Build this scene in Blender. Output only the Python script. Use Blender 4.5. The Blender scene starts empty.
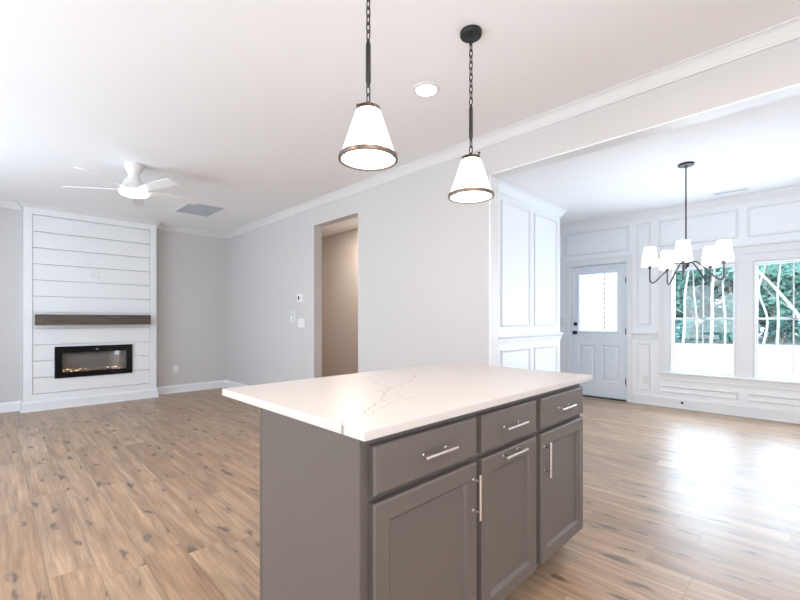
import bpy, bmesh, math, random
from mathutils import Vector, Matrix

random.seed(7)
C = bpy.context.scene.collection
S = bpy.context.scene

# ------------------------------------------------------------------ camera
cam_d = bpy.data.cameras.new('camera')
cam = bpy.data.objects.new('camera', cam_d); C.objects.link(cam)
cam.location = (0, 0, 1.202)
cam.rotation_euler = (math.radians(90), 0, math.radians(45.167))
cam_d.sensor_width = 36.0
cam_d.lens = 408.864 / 800 * 36.0
cam_d.shift_y = 20.3 / 800
cam_d.clip_start = 0.02; cam_d.clip_end = 300
S.camera = cam

# ------------------------------------------------------------------ world, lights, exposure
w = bpy.data.worlds.new('world'); S.world = w; w.use_nodes = True
wn = w.node_tree.nodes; wl = w.node_tree.links
bg = wn['Background']
tc = wn.new('ShaderNodeTexCoord'); sep = wn.new('ShaderNodeSeparateXYZ')
cr = wn.new('ShaderNodeValToRGB')
cr.color_ramp.elements[0].position = 0.0; cr.color_ramp.elements[0].color = (0.86, 0.93, 1.0, 1)
cr.color_ramp.elements[1].position = 0.8; cr.color_ramp.elements[1].color = (0.62, 0.78, 1.0, 1)
wl.new(tc.outputs['Generated'], sep.inputs[0]); wl.new(sep.outputs['Z'], cr.inputs[0])
wl.new(cr.outputs[0], bg.inputs['Color'])
bg.inputs['Strength'].default_value = 5.5

S.view_settings.view_transform = 'Standard'
S.view_settings.look = 'None'
S.view_settings.exposure = 0.30
S.view_settings.gamma = 1.0
S.view_settings.use_curve_mapping = False
S.cycles.max_bounces = 10
S.cycles.diffuse_bounces = 7
S.cycles.glossy_bounces = 4
S.cycles.transmission_bounces = 6
S.cycles.transparent_max_bounces = 12
S.cycles.sample_clamp_indirect = 8.0
S.cycles.caustics_reflective = False
S.cycles.caustics_refractive = False
S.cycles.use_denoising = True

def area(name, loc, rot, sx, sy, power, col, portal=False, shape='RECTANGLE', spread=None):
    d = bpy.data.lights.new(name, 'AREA'); d.shape = shape; d.size = sx
    if shape in ('RECTANGLE', 'ELLIPSE'): d.size_y = sy
    d.energy = power; d.color = col
    if spread: d.spread = math.radians(spread)
    o = bpy.data.objects.new(name, d); C.objects.link(o)
    o.location = loc; o.rotation_euler = [math.radians(a) for a in rot]
    if portal: d.cycles.is_portal = True
    return o

# daylight entering by the living room windows behind the camera's left (wall_south)
area('daylight_living_window', (-5.0, -1.56, 1.45), (90, 0, 0), 1.8, 1.6, 27, (0.54, 0.77, 1.0))
area('daylight_living_window', (-2.4, -1.56, 1.45), (90, 0, 0), 1.8, 1.6, 9, (0.66, 0.83, 1.0))
area('south_fill_light', (1.5, -1.56, 1.35), (90, 0, 0), 1.9, 2.0, 19, (0.70, 0.86, 1.0))  # added fill light, brightens the dining window wall and header
# daylight in the dining room windows; the third is unseen, added for light
for _x, _p in ((-1.02, 20), (-0.151, 14), (0.726, 1)):
    area('daylight_dining_window', (_x, 6.60, 1.21), (-90, 0, 0), 0.66, 1.38, _p, (0.66, 0.83, 1.0))
# recessed downlights of the kitchen behind the camera
for _p in ((-0.42, 0.5, 9), (-0.40, 1.6, 9), (-1.6, -0.9, 24), (1.2, 0.2, 24)):
    area('kitchen_downlight', (_p[0], _p[1], 2.735), (0, 0, 0), 0.15, 0.15, _p[2], (1.0, 0.81, 0.67), shape='DISK')
# pantry hallway lamp
area('hallway_lamp', (-4.9, 3.8, 2.735), (0, 0, 0), 0.2, 0.2, 22, (1.0, 0.90, 0.82), shape='DISK')
# added fill light on the kitchen side, the wall has no window
area('kitchen_fill_light', (2.55, 0.8, 1.5), (0, 90, 0), 1.2, 1.6, 3, (0.88, 0.93, 1.0))

# ------------------------------------------------------------------ materials
def mat(name, col=(0.8, 0.8, 0.8), rough=0.5, metal=0.0, spec=0.5, bump=None, vary=None, emis=None, coat=0.0):
    """bump=(scale,strength); vary=(scale,amount); emis=(col,strength)"""
    m = bpy.data.materials.new(name); m.use_nodes = True
    nt = m.node_tree; n = nt.nodes; l = nt.links
    b = n['Principled BSDF']
    b.inputs['Base Color'].default_value = (*col, 1)
    b.inputs['Roughness'].default_value = rough
    b.inputs['Metallic'].default_value = metal
    b.inputs['Specular IOR Level'].default_value = spec
    b.inputs['Coat Weight'].default_value = coat
    t = n.new('ShaderNodeTexCoord')
    if vary:
        no = n.new('ShaderNodeTexNoise'); no.inputs['Scale'].default_value = vary[0]; no.inputs['Detail'].default_value = 4
        l.new(t.outputs['Object'], no.inputs['Vector'])
        mx = n.new('ShaderNodeMix'); mx.data_type = 'RGBA'
        k = vary[1]
        mx.inputs[6].default_value = (*[c * (1 - k) for c in col], 1)
        mx.inputs[7].default_value = (*[min(1, c * (1 + k)) for c in col], 1)
        l.new(no.outputs[0], mx.inputs[0]); l.new(mx.outputs[2], b.inputs['Base Color'])
    if bump:
        no = n.new('ShaderNodeTexNoise'); no.inputs['Scale'].default_value = bump[0]; no.inputs['Detail'].default_value = 3
        l.new(t.outputs['Object'], no.inputs['Vector'])
        bu = n.new('ShaderNodeBump'); bu.inputs['Strength'].default_value = bump[1]; bu.inputs['Distance'].default_value = 0.002
        l.new(no.outputs[0], bu.inputs['Height']); l.new(bu.outputs[0], b.inputs['Normal'])
    if emis:
        b.inputs['Emission Color'].default_value = (*emis[0], 1)
        b.inputs['Emission Strength'].default_value = emis[1]
    return m

M = {}
M['wall'] = mat('greige_wall_paint', (0.575, 0.558, 0.548), 0.75, bump=(180, 0.15), vary=(1.5, 0.01))
M['hall'] = mat('hallway_paint', (0.60, 0.54, 0.49), 0.75, bump=(180, 0.15), vary=(1.5, 0.01))
M['ceil'] = mat('ceiling_paint', (0.87, 0.868, 0.872), 0.85, bump=(140, 0.15), vary=(1.2, 0.01))
M['crown'] = mat('crown_warm_lit', (0.72, 0.71, 0.705), 0.5, vary=(2, 0.01))  # white trim, with the warm room light put into its colour
M['white'] = mat('white_trim_paint', (0.78, 0.79, 0.80), 0.42, bump=(90, 0.05), vary=(2, 0.01))
M['dining'] = mat('white_panelled_wall_paint', (0.84, 0.86, 0.885), 0.5, bump=(160, 0.08), vary=(2, 0.01))  # white walls, some of the daylight's blue cast is in the colour
M['door'] = mat('door_blue_cast', (0.74, 0.79, 0.85), 0.4, vary=(2, 0.01))  # blue cast of the daylight mixed into the door colour
M['cab'] = mat('grey_cabinet_paint', (0.112, 0.095, 0.084), 0.36, bump=(60, 0.08), vary=(6, 0.03))
M['cabdark'] = mat('toe_kick_shade', (0.045, 0.04, 0.037), 0.6, vary=(5, 0.03))  # cabinet tone darkened, recess shadow is put into the colour
M['nickel'] = mat('brushed_nickel', (0.72, 0.70, 0.67), 0.26, metal=1.0, bump=(300, 0.1))
M['blackm'] = mat('black_metal', (0.015, 0.015, 0.016), 0.42, metal=0.3, vary=(20, 0.1))
M['bronze'] = mat('dark_bronze_metal', (0.06, 0.045, 0.035), 0.35, metal=0.7, vary=(20, 0.1))
M['brass'] = mat('antique_brass', (0.21, 0.165, 0.135), 0.34, metal=0.9, vary=(20, 0.1))
M['grey_metal'] = mat('dark_nickel', (0.07, 0.063, 0.062), 0.35, metal=0.8, vary=(20, 0.1))
M['blackgl'] = mat('black_glass_frame', (0.006, 0.006, 0.007), 0.22, spec=0.2, vary=(5, 0.1))
M['fanw'] = mat('fan_white', (0.78, 0.77, 0.77), 0.4, vary=(4, 0.01))
M['plastic'] = mat('white_plastic', (0.77, 0.77, 0.77), 0.4, vary=(8, 0.01))
M['slot'] = mat('dark_slot', (0.05, 0.05, 0.05), 0.6, vary=(8, 0.05))
M['vent'] = mat('vent_grey', (0.47, 0.50, 0.56), 0.6, vary=(8, 0.03))
M['ventd'] = mat('vent_duct', (0.05, 0.055, 0.06), 0.8, vary=(8, 0.05))
M['fire_in'] = mat('firebox_panel', (0.30, 0.285, 0.275), 0.45, bump=(35, 0.6), vary=(14, 0.18))
M['cryst'] = mat('fire_crystal', (0.42, 0.33, 0.28), 0.12, vary=(60, 0.5))
M['ember'] = mat('lit_crystal', (0.9, 0.6, 0.4), 0.2, emis=((1.0, 0.66, 0.38), 2.2), vary=(30, 0.1))
M['shade'] = mat('lit_glass_shade', (0.95, 0.94, 0.92), 0.35, emis=((1.0, 0.955, 0.89), 1.5), vary=(8, 0.01))
M['diff'] = mat('lit_diffuser', (0.95, 0.94, 0.92), 0.4, emis=((1.0, 0.94, 0.86), 2.2), vary=(8, 0.01))
M['cshade'] = mat('lit_white_shade', (0.95, 0.95, 0.95), 0.6, emis=((0.95, 0.98, 1.0), 3.6), vary=(8, 0.01))
M['led'] = mat('lit_led_lens', (0.95, 0.94, 0.92), 0.4, emis=((1.0, 0.95, 0.88), 5.0), vary=(8, 0.01))
M['blind'] = mat('white_blind', (0.9, 0.9, 0.9), 0.6, vary=(8, 0.01))
M['rubber'] = mat('black_rubber', (0.02, 0.02, 0.02), 0.6, vary=(8, 0.05))
M['bark'] = mat('pale_bark', (0.30, 0.295, 0.285), 0.9, bump=(20, 0.8), vary=(6, 0.2))
M['bark2'] = mat('grey_brown_bark', (0.24, 0.21, 0.19), 0.9, bump=(20, 0.8), vary=(6, 0.3))
M['ground'] = mat('pale_gravel', (0.74, 0.73, 0.71), 0.95, bump=(4, 0.5), vary=(0.6, 0.08))
M['slab'] = mat('concrete', (0.5, 0.5, 0.5), 0.9, vary=(3, 0.05))

def leaf_mat(name, c):
    m = mat(name, c, 0.6, vary=(1.3, 0.45))
    nt = m.node_tree; b = nt.nodes['Principled BSDF']; out = nt.nodes['Material Output']
    tr = nt.nodes.new('ShaderNodeBsdfTranslucent'); tr.inputs['Color'].default_value = (c[0] * 1.3, c[1] * 1.4, c[2], 1)
    mx = nt.nodes.new('ShaderNodeMixShader'); mx.inputs[0].default_value = 0.35
    nt.links.new(b.outputs[0], mx.inputs[1]); nt.links.new(tr.outputs[0], mx.inputs[2]); nt.links.new(mx.outputs[0], out.inputs[0])
    return m
M['leafA'] = leaf_mat('blue_green_leaves', (0.15, 0.31, 0.30))
M['leafB'] = leaf_mat('mid_green_leaves', (0.20, 0.37, 0.33))
M['leafC'] = leaf_mat('dark_green_leaves', (0.08, 0.20, 0.19))

# translucent blind
_m = M['blind']; _nt = _m.node_tree; _b = _nt.nodes['Principled BSDF']; _o = _nt.nodes['Material Output']
_t = _nt.nodes.new('ShaderNodeBsdfTranslucent'); _t.inputs['Color'].default_value = (0.95, 0.95, 0.95, 1)
_x = _nt.nodes.new('ShaderNodeMixShader'); _x.inputs[0].default_value = 0.25
_nt.links.new(_b.outputs[0], _x.inputs[1]); _nt.links.new(_t.outputs[0], _x.inputs[2]); _nt.links.new(_x.outputs[0], _o.inputs[0])

# window glass: clear pane with a faint mirror
def glass(name, tint=(1, 1, 1), refl=0.06, rough=0.0):
    m = bpy.data.materials.new(name); m.use_nodes = True
    nt = m.node_tree; nt.nodes.clear()
    o = nt.nodes.new('ShaderNodeOutputMaterial'); t = nt.nodes.new('ShaderNodeBsdfTransparent'); g = nt.nodes.new('ShaderNodeBsdfGlossy')
    t.inputs['Color'].default_value = (*tint, 1); g.inputs['Roughness'].default_value = rough
    mx = nt.nodes.new('ShaderNodeMixShader'); mx.inputs[0].default_value = refl
    nt.links.new(t.outputs[0], mx.inputs[1]); nt.links.new(g.outputs[0], mx.inputs[2]); nt.links.new(mx.outputs[0], o.inputs[0])
    return m
M['glass'] = glass('window_glass', (0.98, 1, 1), 0.03)
M['fglass'] = glass('fireplace_glass', (0.8, 0.8, 0.8), 0.06, 0.02)

# ---- node helpers
class NB:
    def __init__(s, m): s.nt = m.node_tree; s.n = s.nt.nodes; s.l = s.nt.links
    def math(s, op, a, b=None, c=None):
        nd = s.n.new('ShaderNodeMath'); nd.operation = op
        for i, v in enumerate((a, b, c)):
            if v is None: continue
            if isinstance(v, (int, float)): nd.inputs[i].default_value = v
            else: s.l.new(v, nd.inputs[i])
        return nd.outputs[0]
    def comb(s, x, y, z=0.0):
        nd = s.n.new('ShaderNodeCombineXYZ')
        for i, v in enumerate((x, y, z)):
            if isinstance(v, (int, float)): nd.inputs[i].default_value = v
            else: s.l.new(v, nd.inputs[i])
        return nd.outputs[0]
    def noise(s, vec, scale, detail=3, rough=0.5, dist=0.0):
        nd = s.n.new('ShaderNodeTexNoise'); s.l.new(vec, nd.inputs['Vector'])
        nd.inputs['Scale'].default_value = scale; nd.inputs['Detail'].default_value = detail
        nd.inputs['Roughness'].default_value = rough; nd.inputs['Distortion'].default_value = dist
        return nd.outputs[0]
    def ramp(s, v, stops):
        nd = s.n.new('ShaderNodeValToRGB'); e = nd.color_ramp.elements
        while len(e) > 1: e.remove(e[-1])
        e[0].position = stops[0][0]; e[0].color = (*stops[0][1], 1)
        for p, c in stops[1:]:
            k = e.new(p); k.color = (*c, 1)
        s.l.new(v, nd.inputs[0]); return nd.outputs[0]
    def mix(s, f, a, b, mode='MIX'):
        nd = s.n.new('ShaderNodeMix'); nd.data_type = 'RGBA'; nd.blend_type = mode
        for i, v in ((0, f), (6, a), (7, b)):
            if isinstance(v, (int, float)): nd.inputs[i].default_value = v
            elif isinstance(v, tuple): nd.inputs[i].default_value = (*v, 1)
            else: s.l.new(v, nd.inputs[i])
        return nd.outputs[2]
    def white(s, vec):
        nd = s.n.new('ShaderNodeTexWhiteNoise'); nd.noise_dimensions = '3D'; s.l.new(vec, nd.inputs['Vector'])
        return nd.outputs['Value']

def wood_floor():
    m = bpy.data.materials.new('oak_plank_floor'); m.use_nodes = True
    b = m.node_tree.nodes['Principled BSDF']; N = NB(m)
    t = N.n.new('ShaderNodeTexCoord'); sp = N.n.new('ShaderNodeSeparateXYZ'); N.l.new(t.outputs['Object'], sp.inputs[0])
    X, Y = sp.outputs['X'], sp.outputs['Y']
    PW, PL = 0.178, 1.22
    yr = N.math('DIVIDE', Y, PW); row = N.math('FLOOR', yr); fy = N.math('FRACT', yr)
    off = N.math('MULTIPLY', N.white(N.comb(row, 3.1)), 1.0)
    xr = N.math('ADD', N.math('DIVIDE', X, PL), off); colm = N.math('FLOOR', xr); fx = N.math('FRACT', xr)
    pid = N.white(N.comb(row, colm, 1.7)); pid2 = N.white(N.comb(row, colm, 9.2))
    sh = N.math('MULTIPLY', pid, 37.0); sh2 = N.math('MULTIPLY', pid2, 23.0)
    gx = N.math('ADD', X, sh); gy = N.math('ADD', Y, sh2)
    base = N.ramp(pid, [(0.0, (0.36, 0.235, 0.145)), (0.35, (0.41, 0.275, 0.175)), (0.7, (0.46, 0.325, 0.215)), (1.0, (0.385, 0.265, 0.175))])
    # broad figure, cathedral grain, fine pores
    broad = N.noise(N.comb(N.math('MULTIPLY', gx, 1.3), N.math('MULTIPLY', gy, 13.0)), 1.0, 4, 0.6, 0.6)
    c1 = N.mix(N.ramp(broad, [(0.32, (0, 0, 0)), (0.68, (1, 1, 1))]), (0.70, 0.66, 0.63), (1.18, 1.16, 1.14))
    col = N.mix(1.0, base, c1, 'MULTIPLY')
    fine = N.noise(N.comb(N.math('MULTIPLY', gx, 3.0), N.math('MULTIPLY', gy, 62.0)), 1.0, 5, 0.65, 0.3)
    c2 = N.mix(N.ramp(fine, [(0.3, (0, 0, 0)), (0.7, (1, 1, 1))]), (0.68, 0.65, 0.62), (1.18, 1.18, 1.18))
    col = N.mix(1.0, col, c2, 'MULTIPLY')
    # knots and dark checks
    vo = N.n.new('ShaderNodeTexVoronoi'); vo.voronoi_dimensions = '2D'; vo.inputs['Scale'].default_value = 1.0
    warp = N.noise(N.comb(N.math('MULTIPLY', gx, 9.0), N.math('MULTIPLY', gy, 22.0)), 1.0, 3)
    N.l.new(N.comb(N.math('ADD', N.math('MULTIPLY', gx, 2.4), N.math('MULTIPLY', warp, 0.45)), N.math('ADD', N.math('MULTIPLY', gy, 8.0), N.math('MULTIPLY', warp, 0.65))), vo.inputs['Vector'])
    rv = N.math('MULTIPLY', N.white(vo.outputs['Position']), 1.6)
    kn = N.ramp(N.math('MULTIPLY', vo.outputs['Distance'], N.math('SUBTRACT', 2.4, rv)), [(0.07, (1, 1, 1)), (0.19, (0, 0, 0))])
    keep = N.math('GREATER_THAN', N.white(vo.outputs['Position']), 0.35)
    kn = N.math('MULTIPLY', kn, keep)
    halo = N.math('MULTIPLY', N.ramp(vo.outputs['Distance'], [(0.1, (1, 1, 1)), (0.5, (0, 0, 0))]), keep)
    col = N.mix(N.math('MULTIPLY', halo, 0.35), col, (0.30, 0.205, 0.14))
    col = N.mix(N.math('MULTIPLY', kn, 0.9), col, (0.11, 0.078, 0.058))
    # mineral streaks
    stv = N.noise(N.comb(N.math('MULTIPLY', gx, 1.7), N.math('MULTIPLY', gy, 30.0), 4.0), 1.0, 3, 0.6, 0.8)
    st = N.ramp(stv, [(0.57, (0, 0, 0)), (0.68, (1, 1, 1))])
    col = N.mix(N.math('MULTIPLY', st, 0.65), col, (0.21, 0.15, 0.11))
    # seams
    ey = N.math('MINIMUM', fy, N.math('SUBTRACT', 1.0, fy)); ex = N.math('MINIMUM', fx, N.math('SUBTRACT', 1.0, fx))
    sy = N.math('LESS_THAN', ey, 0.011); sx = N.math('LESS_THAN', ex, 0.0012)
    seam = N.math('MAXIMUM', sy, sx)
    col = N.mix(N.math('MULTIPLY', seam, 0.6), col, (0.13, 0.09, 0.065))
    N.l.new(col, b.inputs['Base Color'])
    r = N.math('ADD', N.math('MULTIPLY', fine, 0.12), 0.32); N.l.new(r, b.inputs['Roughness'])
    b.inputs['Specular IOR Level'].default_value = 0.5; b.inputs['Coat Weight'].default_value = 0.2; b.inputs['Coat Roughness'].default_value = 0.42
    bu = N.n.new('ShaderNodeBump'); bu.inputs['Strength'].default_value = 0.25; bu.inputs['Distance'].default_value = 0.001
    N.l.new(N.math('SUBTRACT', fine, N.math('MULTIPLY', seam, 1.5)), bu.inputs['Height']); N.l.new(bu.outputs[0], b.inputs['Normal'])
    return m
M['floor'] = wood_floor()

def mantel_wood():
    m = bpy.data.materials.new('weathered_mantel_wood'); m.use_nodes = True
    b = m.node_tree.nodes['Principled BSDF']; N = NB(m)
    t = N.n.new('ShaderNodeTexCoord'); sp = N.n.new('ShaderNodeSeparateXYZ'); N.l.new(t.outputs['Object'], sp.inputs[0])
    v = N.comb(N.math('MULTIPLY', sp.outputs['X'], 14), N.math('MULTIPLY', sp.outputs['Y'], 1.6), N.math('MULTIPLY', sp.outputs['Z'], 22))
    f = N.noise(v, 1.6, 6, 0.65, 0.8)
    col = N.ramp(f, [(0.28, (0.035, 0.026, 0.020)), (0.5, (0.085, 0.064, 0.050)), (0.72, (0.16, 0.125, 0.10))])
    N.l.new(col, b.inputs['Base Color']); b.inputs['Roughness'].default_value = 0.6
    bu = N.n.new('ShaderNodeBump'); bu.inputs['Strength'].default_value = 0.5; bu.inputs['Distance'].default_value = 0.002
    N.l.new(f, bu.inputs['Height']); N.l.new(bu.outputs[0], b.inputs['Normal'])
    return m
M['mantel'] = mantel_wood()

def quartz():
    m = bpy.data.materials.new('veined_white_quartz'); m.use_nodes = True
    b = m.node_tree.nodes['Principled BSDF']; N = NB(m)
    t = N.n.new('ShaderNodeTexCoord'); sp = N.n.new('ShaderNodeSeparateXYZ'); N.l.new(t.outputs['Object'], sp.inputs[0])
    X, Y = sp.outputs['X'], sp.outputs['Y']   # object coordinates = world coordinates
    P = t.outputs['Object']
    n1 = N.math('SUBTRACT', N.noise(P, 5.0, 5, 0.6), 0.5); n2 = N.math('SUBTRACT', N.noise(P, 11.0, 5, 0.65, 0.5), 0.5)
    def vein(x0, y0, x1, y1, amp, width, seed, t0=-0.02, t1=1.02):
        L = math.hypot(x1 - x0, y1 - y0); ux, uy = (x1 - x0) / L, (y1 - y0) / L
        dx = N.math('SUBTRACT', X, x0); dy = N.math('SUBTRACT', Y, y0)
        along = N.math('DIVIDE', N.math('ADD', N.math('MULTIPLY', dx, ux), N.math('MULTIPLY', dy, uy)), L)
        perp = N.math('SUBTRACT', N.math('MULTIPLY', dx, uy), N.math('MULTIPLY', dy, ux))
        q = N.noise(N.comb(N.math('ADD', X, seed), N.math('ADD', Y, seed * 1.7)), 6.5, 5, 0.62, 0.4)
        perp = N.math('ADD', perp, N.math('MULTIPLY', N.math('SUBTRACT', q, 0.5), amp))
        d = N.math('ABSOLUTE', perp)
        v = N.n.new('ShaderNodeMapRange'); v.interpolation_type = 'SMOOTHSTEP'
        N.l.new(d, v.inputs[0]); v.inputs[1].default_value = 0.0; v.inputs[2].default_value = width; v.inputs[3].default_value = 1; v.inputs[4].default_value = 0
        g = N.math('MULTIPLY', N.math('GREATER_THAN', along, t0), N.math('LESS_THAN', along, t1))
        return N.math('MULTIPLY', v.outputs[0], g)
    spec = [(-0.90, 0.67, -1.10, 1.00, 0.10, 0.006, 1.0, 0.95), (-0.93, 0.70, -1.06, 1.10, 0.14, 0.004, 4.0, 0.7),
            (-1.08, 0.98, -1.27, 1.20, 0.16, 0.006, 2.0, 0.85), (-1.07, 1.06, -1.33, 1.30, 0.22, 0.004, 7.0, 0.6),
            (-1.22, 1.12, -1.50, 1.66, 0.16, 0.010, 3.0, 0.42), (-1.30, 1.30, -1.40, 1.62, 0.30, 0.005, 8.0, 0.4),
            (-1.26, 1.18, -1.58, 1.36, 0.20, 0.010, 5.0, 0.25), (-1.28, 0.86, -1.42, 1.02, 0.12, 0.008, 9.0, 0.16)]
    tot = None
    for x0, y0, x1, y1, a, wd, sd, st in spec:
        v = N.math('MULTIPLY', vein(x0, y0, x1, y1, a, wd, sd), st)
        tot = v if tot is None else N.math('MAXIMUM', tot, v)
    cl = N.noise(P, 2.2, 4, 0.55, 0.6)
    base = N.mix(N.ramp(cl, [(0.45, (0, 0, 0)), (0.75, (1, 1, 1))]), (0.57, 0.54, 0.515), (0.545, 0.515, 0.49))
    brk = N.ramp(N.noise(P, 9.0, 3), [(0.3, (0.45, 0.45, 0.45)), (0.6, (1, 1, 1))])
    col = N.mix(N.math('MULTIPLY', N.math('MULTIPLY', tot, brk), 0.95), base, (0.20, 0.18, 0.175))
    N.l.new(col, b.inputs['Base Color']); b.inputs['Roughness'].default_value = 0.32; b.inputs['Specular IOR Level'].default_value = 0.35
    return m
M['quartz'] = quartz()

# ------------------------------------------------------------------ mesh helpers
def link(name, bm, m, parent=None, smooth=False, mats=None):
    me = bpy.data.meshes.new(name); bmesh.ops.recalc_face_normals(bm, faces=bm.faces[:])
    bm.to_mesh(me); bm.free()
    for x in (mats or [m]): me.materials.append(x)
    if smooth:
        for p in me.polygons: p.use_smooth = True
        try: me.set_sharp_from_angle(angle=math.radians(38))
        except Exception: pass
    o = bpy.data.objects.new(name, me); C.objects.link(o)
    if parent is not None: o.parent = parent
    return o

def empty(name, loc=(0, 0, 0), rz=0):
    o = bpy.data.objects.new(name, None); C.objects.link(o); o.location = loc; o.rotation_euler = (0, 0, rz)
    o.empty_display_size = 0.1
    return o

def tag(o, label, cat, group=None, kind=None):
    if label: o['label'] = label
    if cat: o['category'] = cat
    if group: o['group'] = group
    if kind: o['kind'] = kind
    return o

def struct(o, label=None):
    o['kind'] = 'structure'
    if label: o['label'] = label
    return o

def box(bm, x0, x1, y0, y1, z0, z1, bev=0.0, seg=2, mi=0):
    r = bmesh.ops.create_cube(bm, size=1.0)
    vs = r['verts']
    for v in vs:
        v.co = Vector(((x0 + x1) / 2 + v.co.x * (x1 - x0), (y0 + y1) / 2 + v.co.y * (y1 - y0), (z0 + z1) / 2 + v.co.z * (z1 - z0)))
    fs = set(f for v in vs for f in v.link_faces)
    for f in fs: f.material_index = mi
    if bev > 0:
        es = list(set(e for v in vs for e in v.link_edges))
        bmesh.ops.bevel(bm, geom=es, offset=bev, segments=seg, affect='EDGES', profile=0.5)

def lathe(bm, prof, center=(0, 0, 0), n=32, axis='Z', caps=True):
    """prof: list of (r, h) along axis"""
    rings = []
    def P(r, a, h):
        c, s = math.cos(a) * r, math.sin(a) * r
        if axis == 'Z': v = (c, s, h)
        elif axis == 'X': v = (h, c, s)
        else: v = (s, h, c)
        return bm.verts.new((v[0] + center[0], v[1] + center[1], v[2] + center[2]))
    for r, h in prof:
        if r < 1e-6: rings.append([P(0, 0, h)])
        else: rings.append([P(r, 2 * math.pi * i / n, h) for i in range(n)])
    for A, B in zip(rings, rings[1:]):
        for i in range(n):
            j = (i + 1) % n
            if len(A) == 1 and len(B) == 1: continue
            if len(A) == 1: bm.faces.new((A[0], B[i], B[j]))
            elif len(B) == 1: bm.faces.new((A[i], A[j], B[0]))
            else: bm.faces.new((A[i], A[j], B[j], B[i]))
    if caps:
        for R in (rings[0], rings[-1]):
            if len(R) > 2: bm.faces.new(R)

def tube(bm, pts, r, n=10, closed=False, r2=None):
    pts = [Vector(p) for p in pts]; rings = []
    N = len(pts); up = None
    for i, p in enumerate(pts):
        if closed: d = (pts[(i + 1) % N] - pts[(i - 1) % N]).normalized()
        elif i == 0: d = (pts[1] - pts[0]).normalized()
        elif i == N - 1: d = (pts[-1] - pts[-2]).normalized()
        else: d = ((pts[i + 1] - p).normalized() + (p - pts[i - 1]).normalized()).normalized()
        if up is None:
            up = Vector((0, 0, 1)) if abs(d.z) < 0.9 else Vector((1, 0, 0))
        s = d.cross(up).normalized(); up = s.cross(d).normalized()
        rr = r if r2 is None else r + (r2 - r) * i / (N - 1)
        rings.append([bm.verts.new(p + s * math.cos(2 * math.pi * k / n) * rr + up * math.sin(2 * math.pi * k / n) * rr) for k in range(n)])
    rng = range(N) if closed else range(N - 1)
    for i in rng:
        A, B = rings[i], rings[(i + 1) % N]
        for k in range(n):
            bm.faces.new((A[k], A[(k + 1) % n], B[(k + 1) % n], B[k]))
    if not closed:
        bm.faces.new(rings[0]); bm.faces.new(rings[-1])

def smooth_path(ctrl, sub=6):
    """Catmull-Rom"""
    P = [Vector(p) for p in ctrl]; P = [P[0] * 2 - P[1]] + P + [P[-1] * 2 - P[-2]]; out = []
    for i in range(1, len(P) - 2):
        for k in range(sub):
            t = k / sub; a, b, c, d = P[i - 1], P[i], P[i + 1], P[i + 2]
            out.append(0.5 * ((2 * b) + (c - a) * t + (2 * a - 5 * b + 4 * c - d) * t * t + (3 * b - a - 3 * c + d) * t ** 3))
    out.append(P[-2]); return out

# wall-face frames: (u, v, n) -> world.  v is always z
class Face:
    def __init__(s, kind, at): s.k, s.at = kind, at
    def __call__(s, u, v, n):
        if s.k == '-Y': return Vector((u, s.at - n, v))     # wall facing -Y, u = x
        if s.k == '+X': return Vector((s.at + n, u, v))     # wall facing +X, u = y
        if s.k == '+Y': return Vector((u, s.at + n, v))
        if s.k == '-X': return Vector((s.at - n, u, v))
    def box(s, bm, u0, u1, v0, v1, n0, n1, bev=0.0, mi=0):
        a, b = s(u0, v0, n0), s(u1, v1, n1)
        box(bm, min(a.x, b.x), max(a.x, b.x), min(a.y, b.y), max(a.y, b.y), min(a.z, b.z), max(a.z, b.z), bev, mi=mi)
    def ring(s, bm, u0, u1, v0, v1, prof, fill_last=False, fill_first=False):
        """mitred rectangular moulding; prof = [(inset, height)]"""
        R = []
        for d, h in prof:
            R.append([bm.verts.new(s(*q, h)) for q in ((u0 + d, v0 + d), (u1 - d, v0 + d), (u1 - d, v1 - d), (u0 + d, v1 - d))])
        for A, B in zip(R, R[1:]):
            for i in range(4):
                j = (i + 1) % 4; bm.faces.new((A[i], A[j], B[j], B[i]))
        if fill_last: bm.faces.new(R[-1])
        if fill_first: bm.faces.new(R[0])
    def holes(s, bm, u0, u1, v0, v1, th, hs, mi=0):
        """solid wall of thickness th behind the face, with rectangular holes"""
        us = sorted({u0, u1, *[h[0] for h in hs], *[h[1] for h in hs]}); vs = sorted({v0, v1, *[h[2] for h in hs], *[h[3] for h in hs]})
        for a, b in zip(us, us[1:]):
            run = None
            for c, d in zip(vs, vs[1:]):
                inside = any(h[0] <= (a + b) / 2 <= h[1] and h[2] <= (c + d) / 2 <= h[3] for h in hs)
                if not inside: run = (run[0], d) if run else (c, d)
                if inside or d == vs[-1]:
                    if run: s.box(bm, a, b, run[0], run[1], -th, 0, mi=mi)
                    run = None

def sweep(bm, path, prof, closed=False):
    """sweep prof [(offset to the left of travel, z)] along a 2D path with mitres"""
    P = [Vector(p) for p in path]; N = len(P); rings = []
    for i in range(N):
        def nrm(a, b): d = (b - a).normalized(); return Vector((-d.y, d.x))
        if closed: n1, n2 = nrm(P[i - 1], P[i]), nrm(P[i], P[(i + 1) % N])
        elif i == 0: n1 = n2 = nrm(P[0], P[1])
        elif i == N - 1: n1 = n2 = nrm(P[-2], P[-1])
        else: n1, n2 = nrm(P[i - 1], P[i]), nrm(P[i], P[i + 1])
        m = (n1 + n2); m = m / (m.dot(n1)) if m.dot(n1) > 1e-6 else n1
        rings.append([bm.verts.new((P[i].x + m.x * o, P[i].y + m.y * o, z)) for o, z in prof])
    K = len(prof)
    for i in range(N if closed else N - 1):
        A, B = rings[i], rings[(i + 1) % N]
        for k in range(K):
            bm.faces.new((A[k], A[(k + 1) % K], B[(k + 1) % K], B[k]))
    if not closed:
        bm.faces.new(rings[0]); bm.faces.new(rings[-1])

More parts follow.
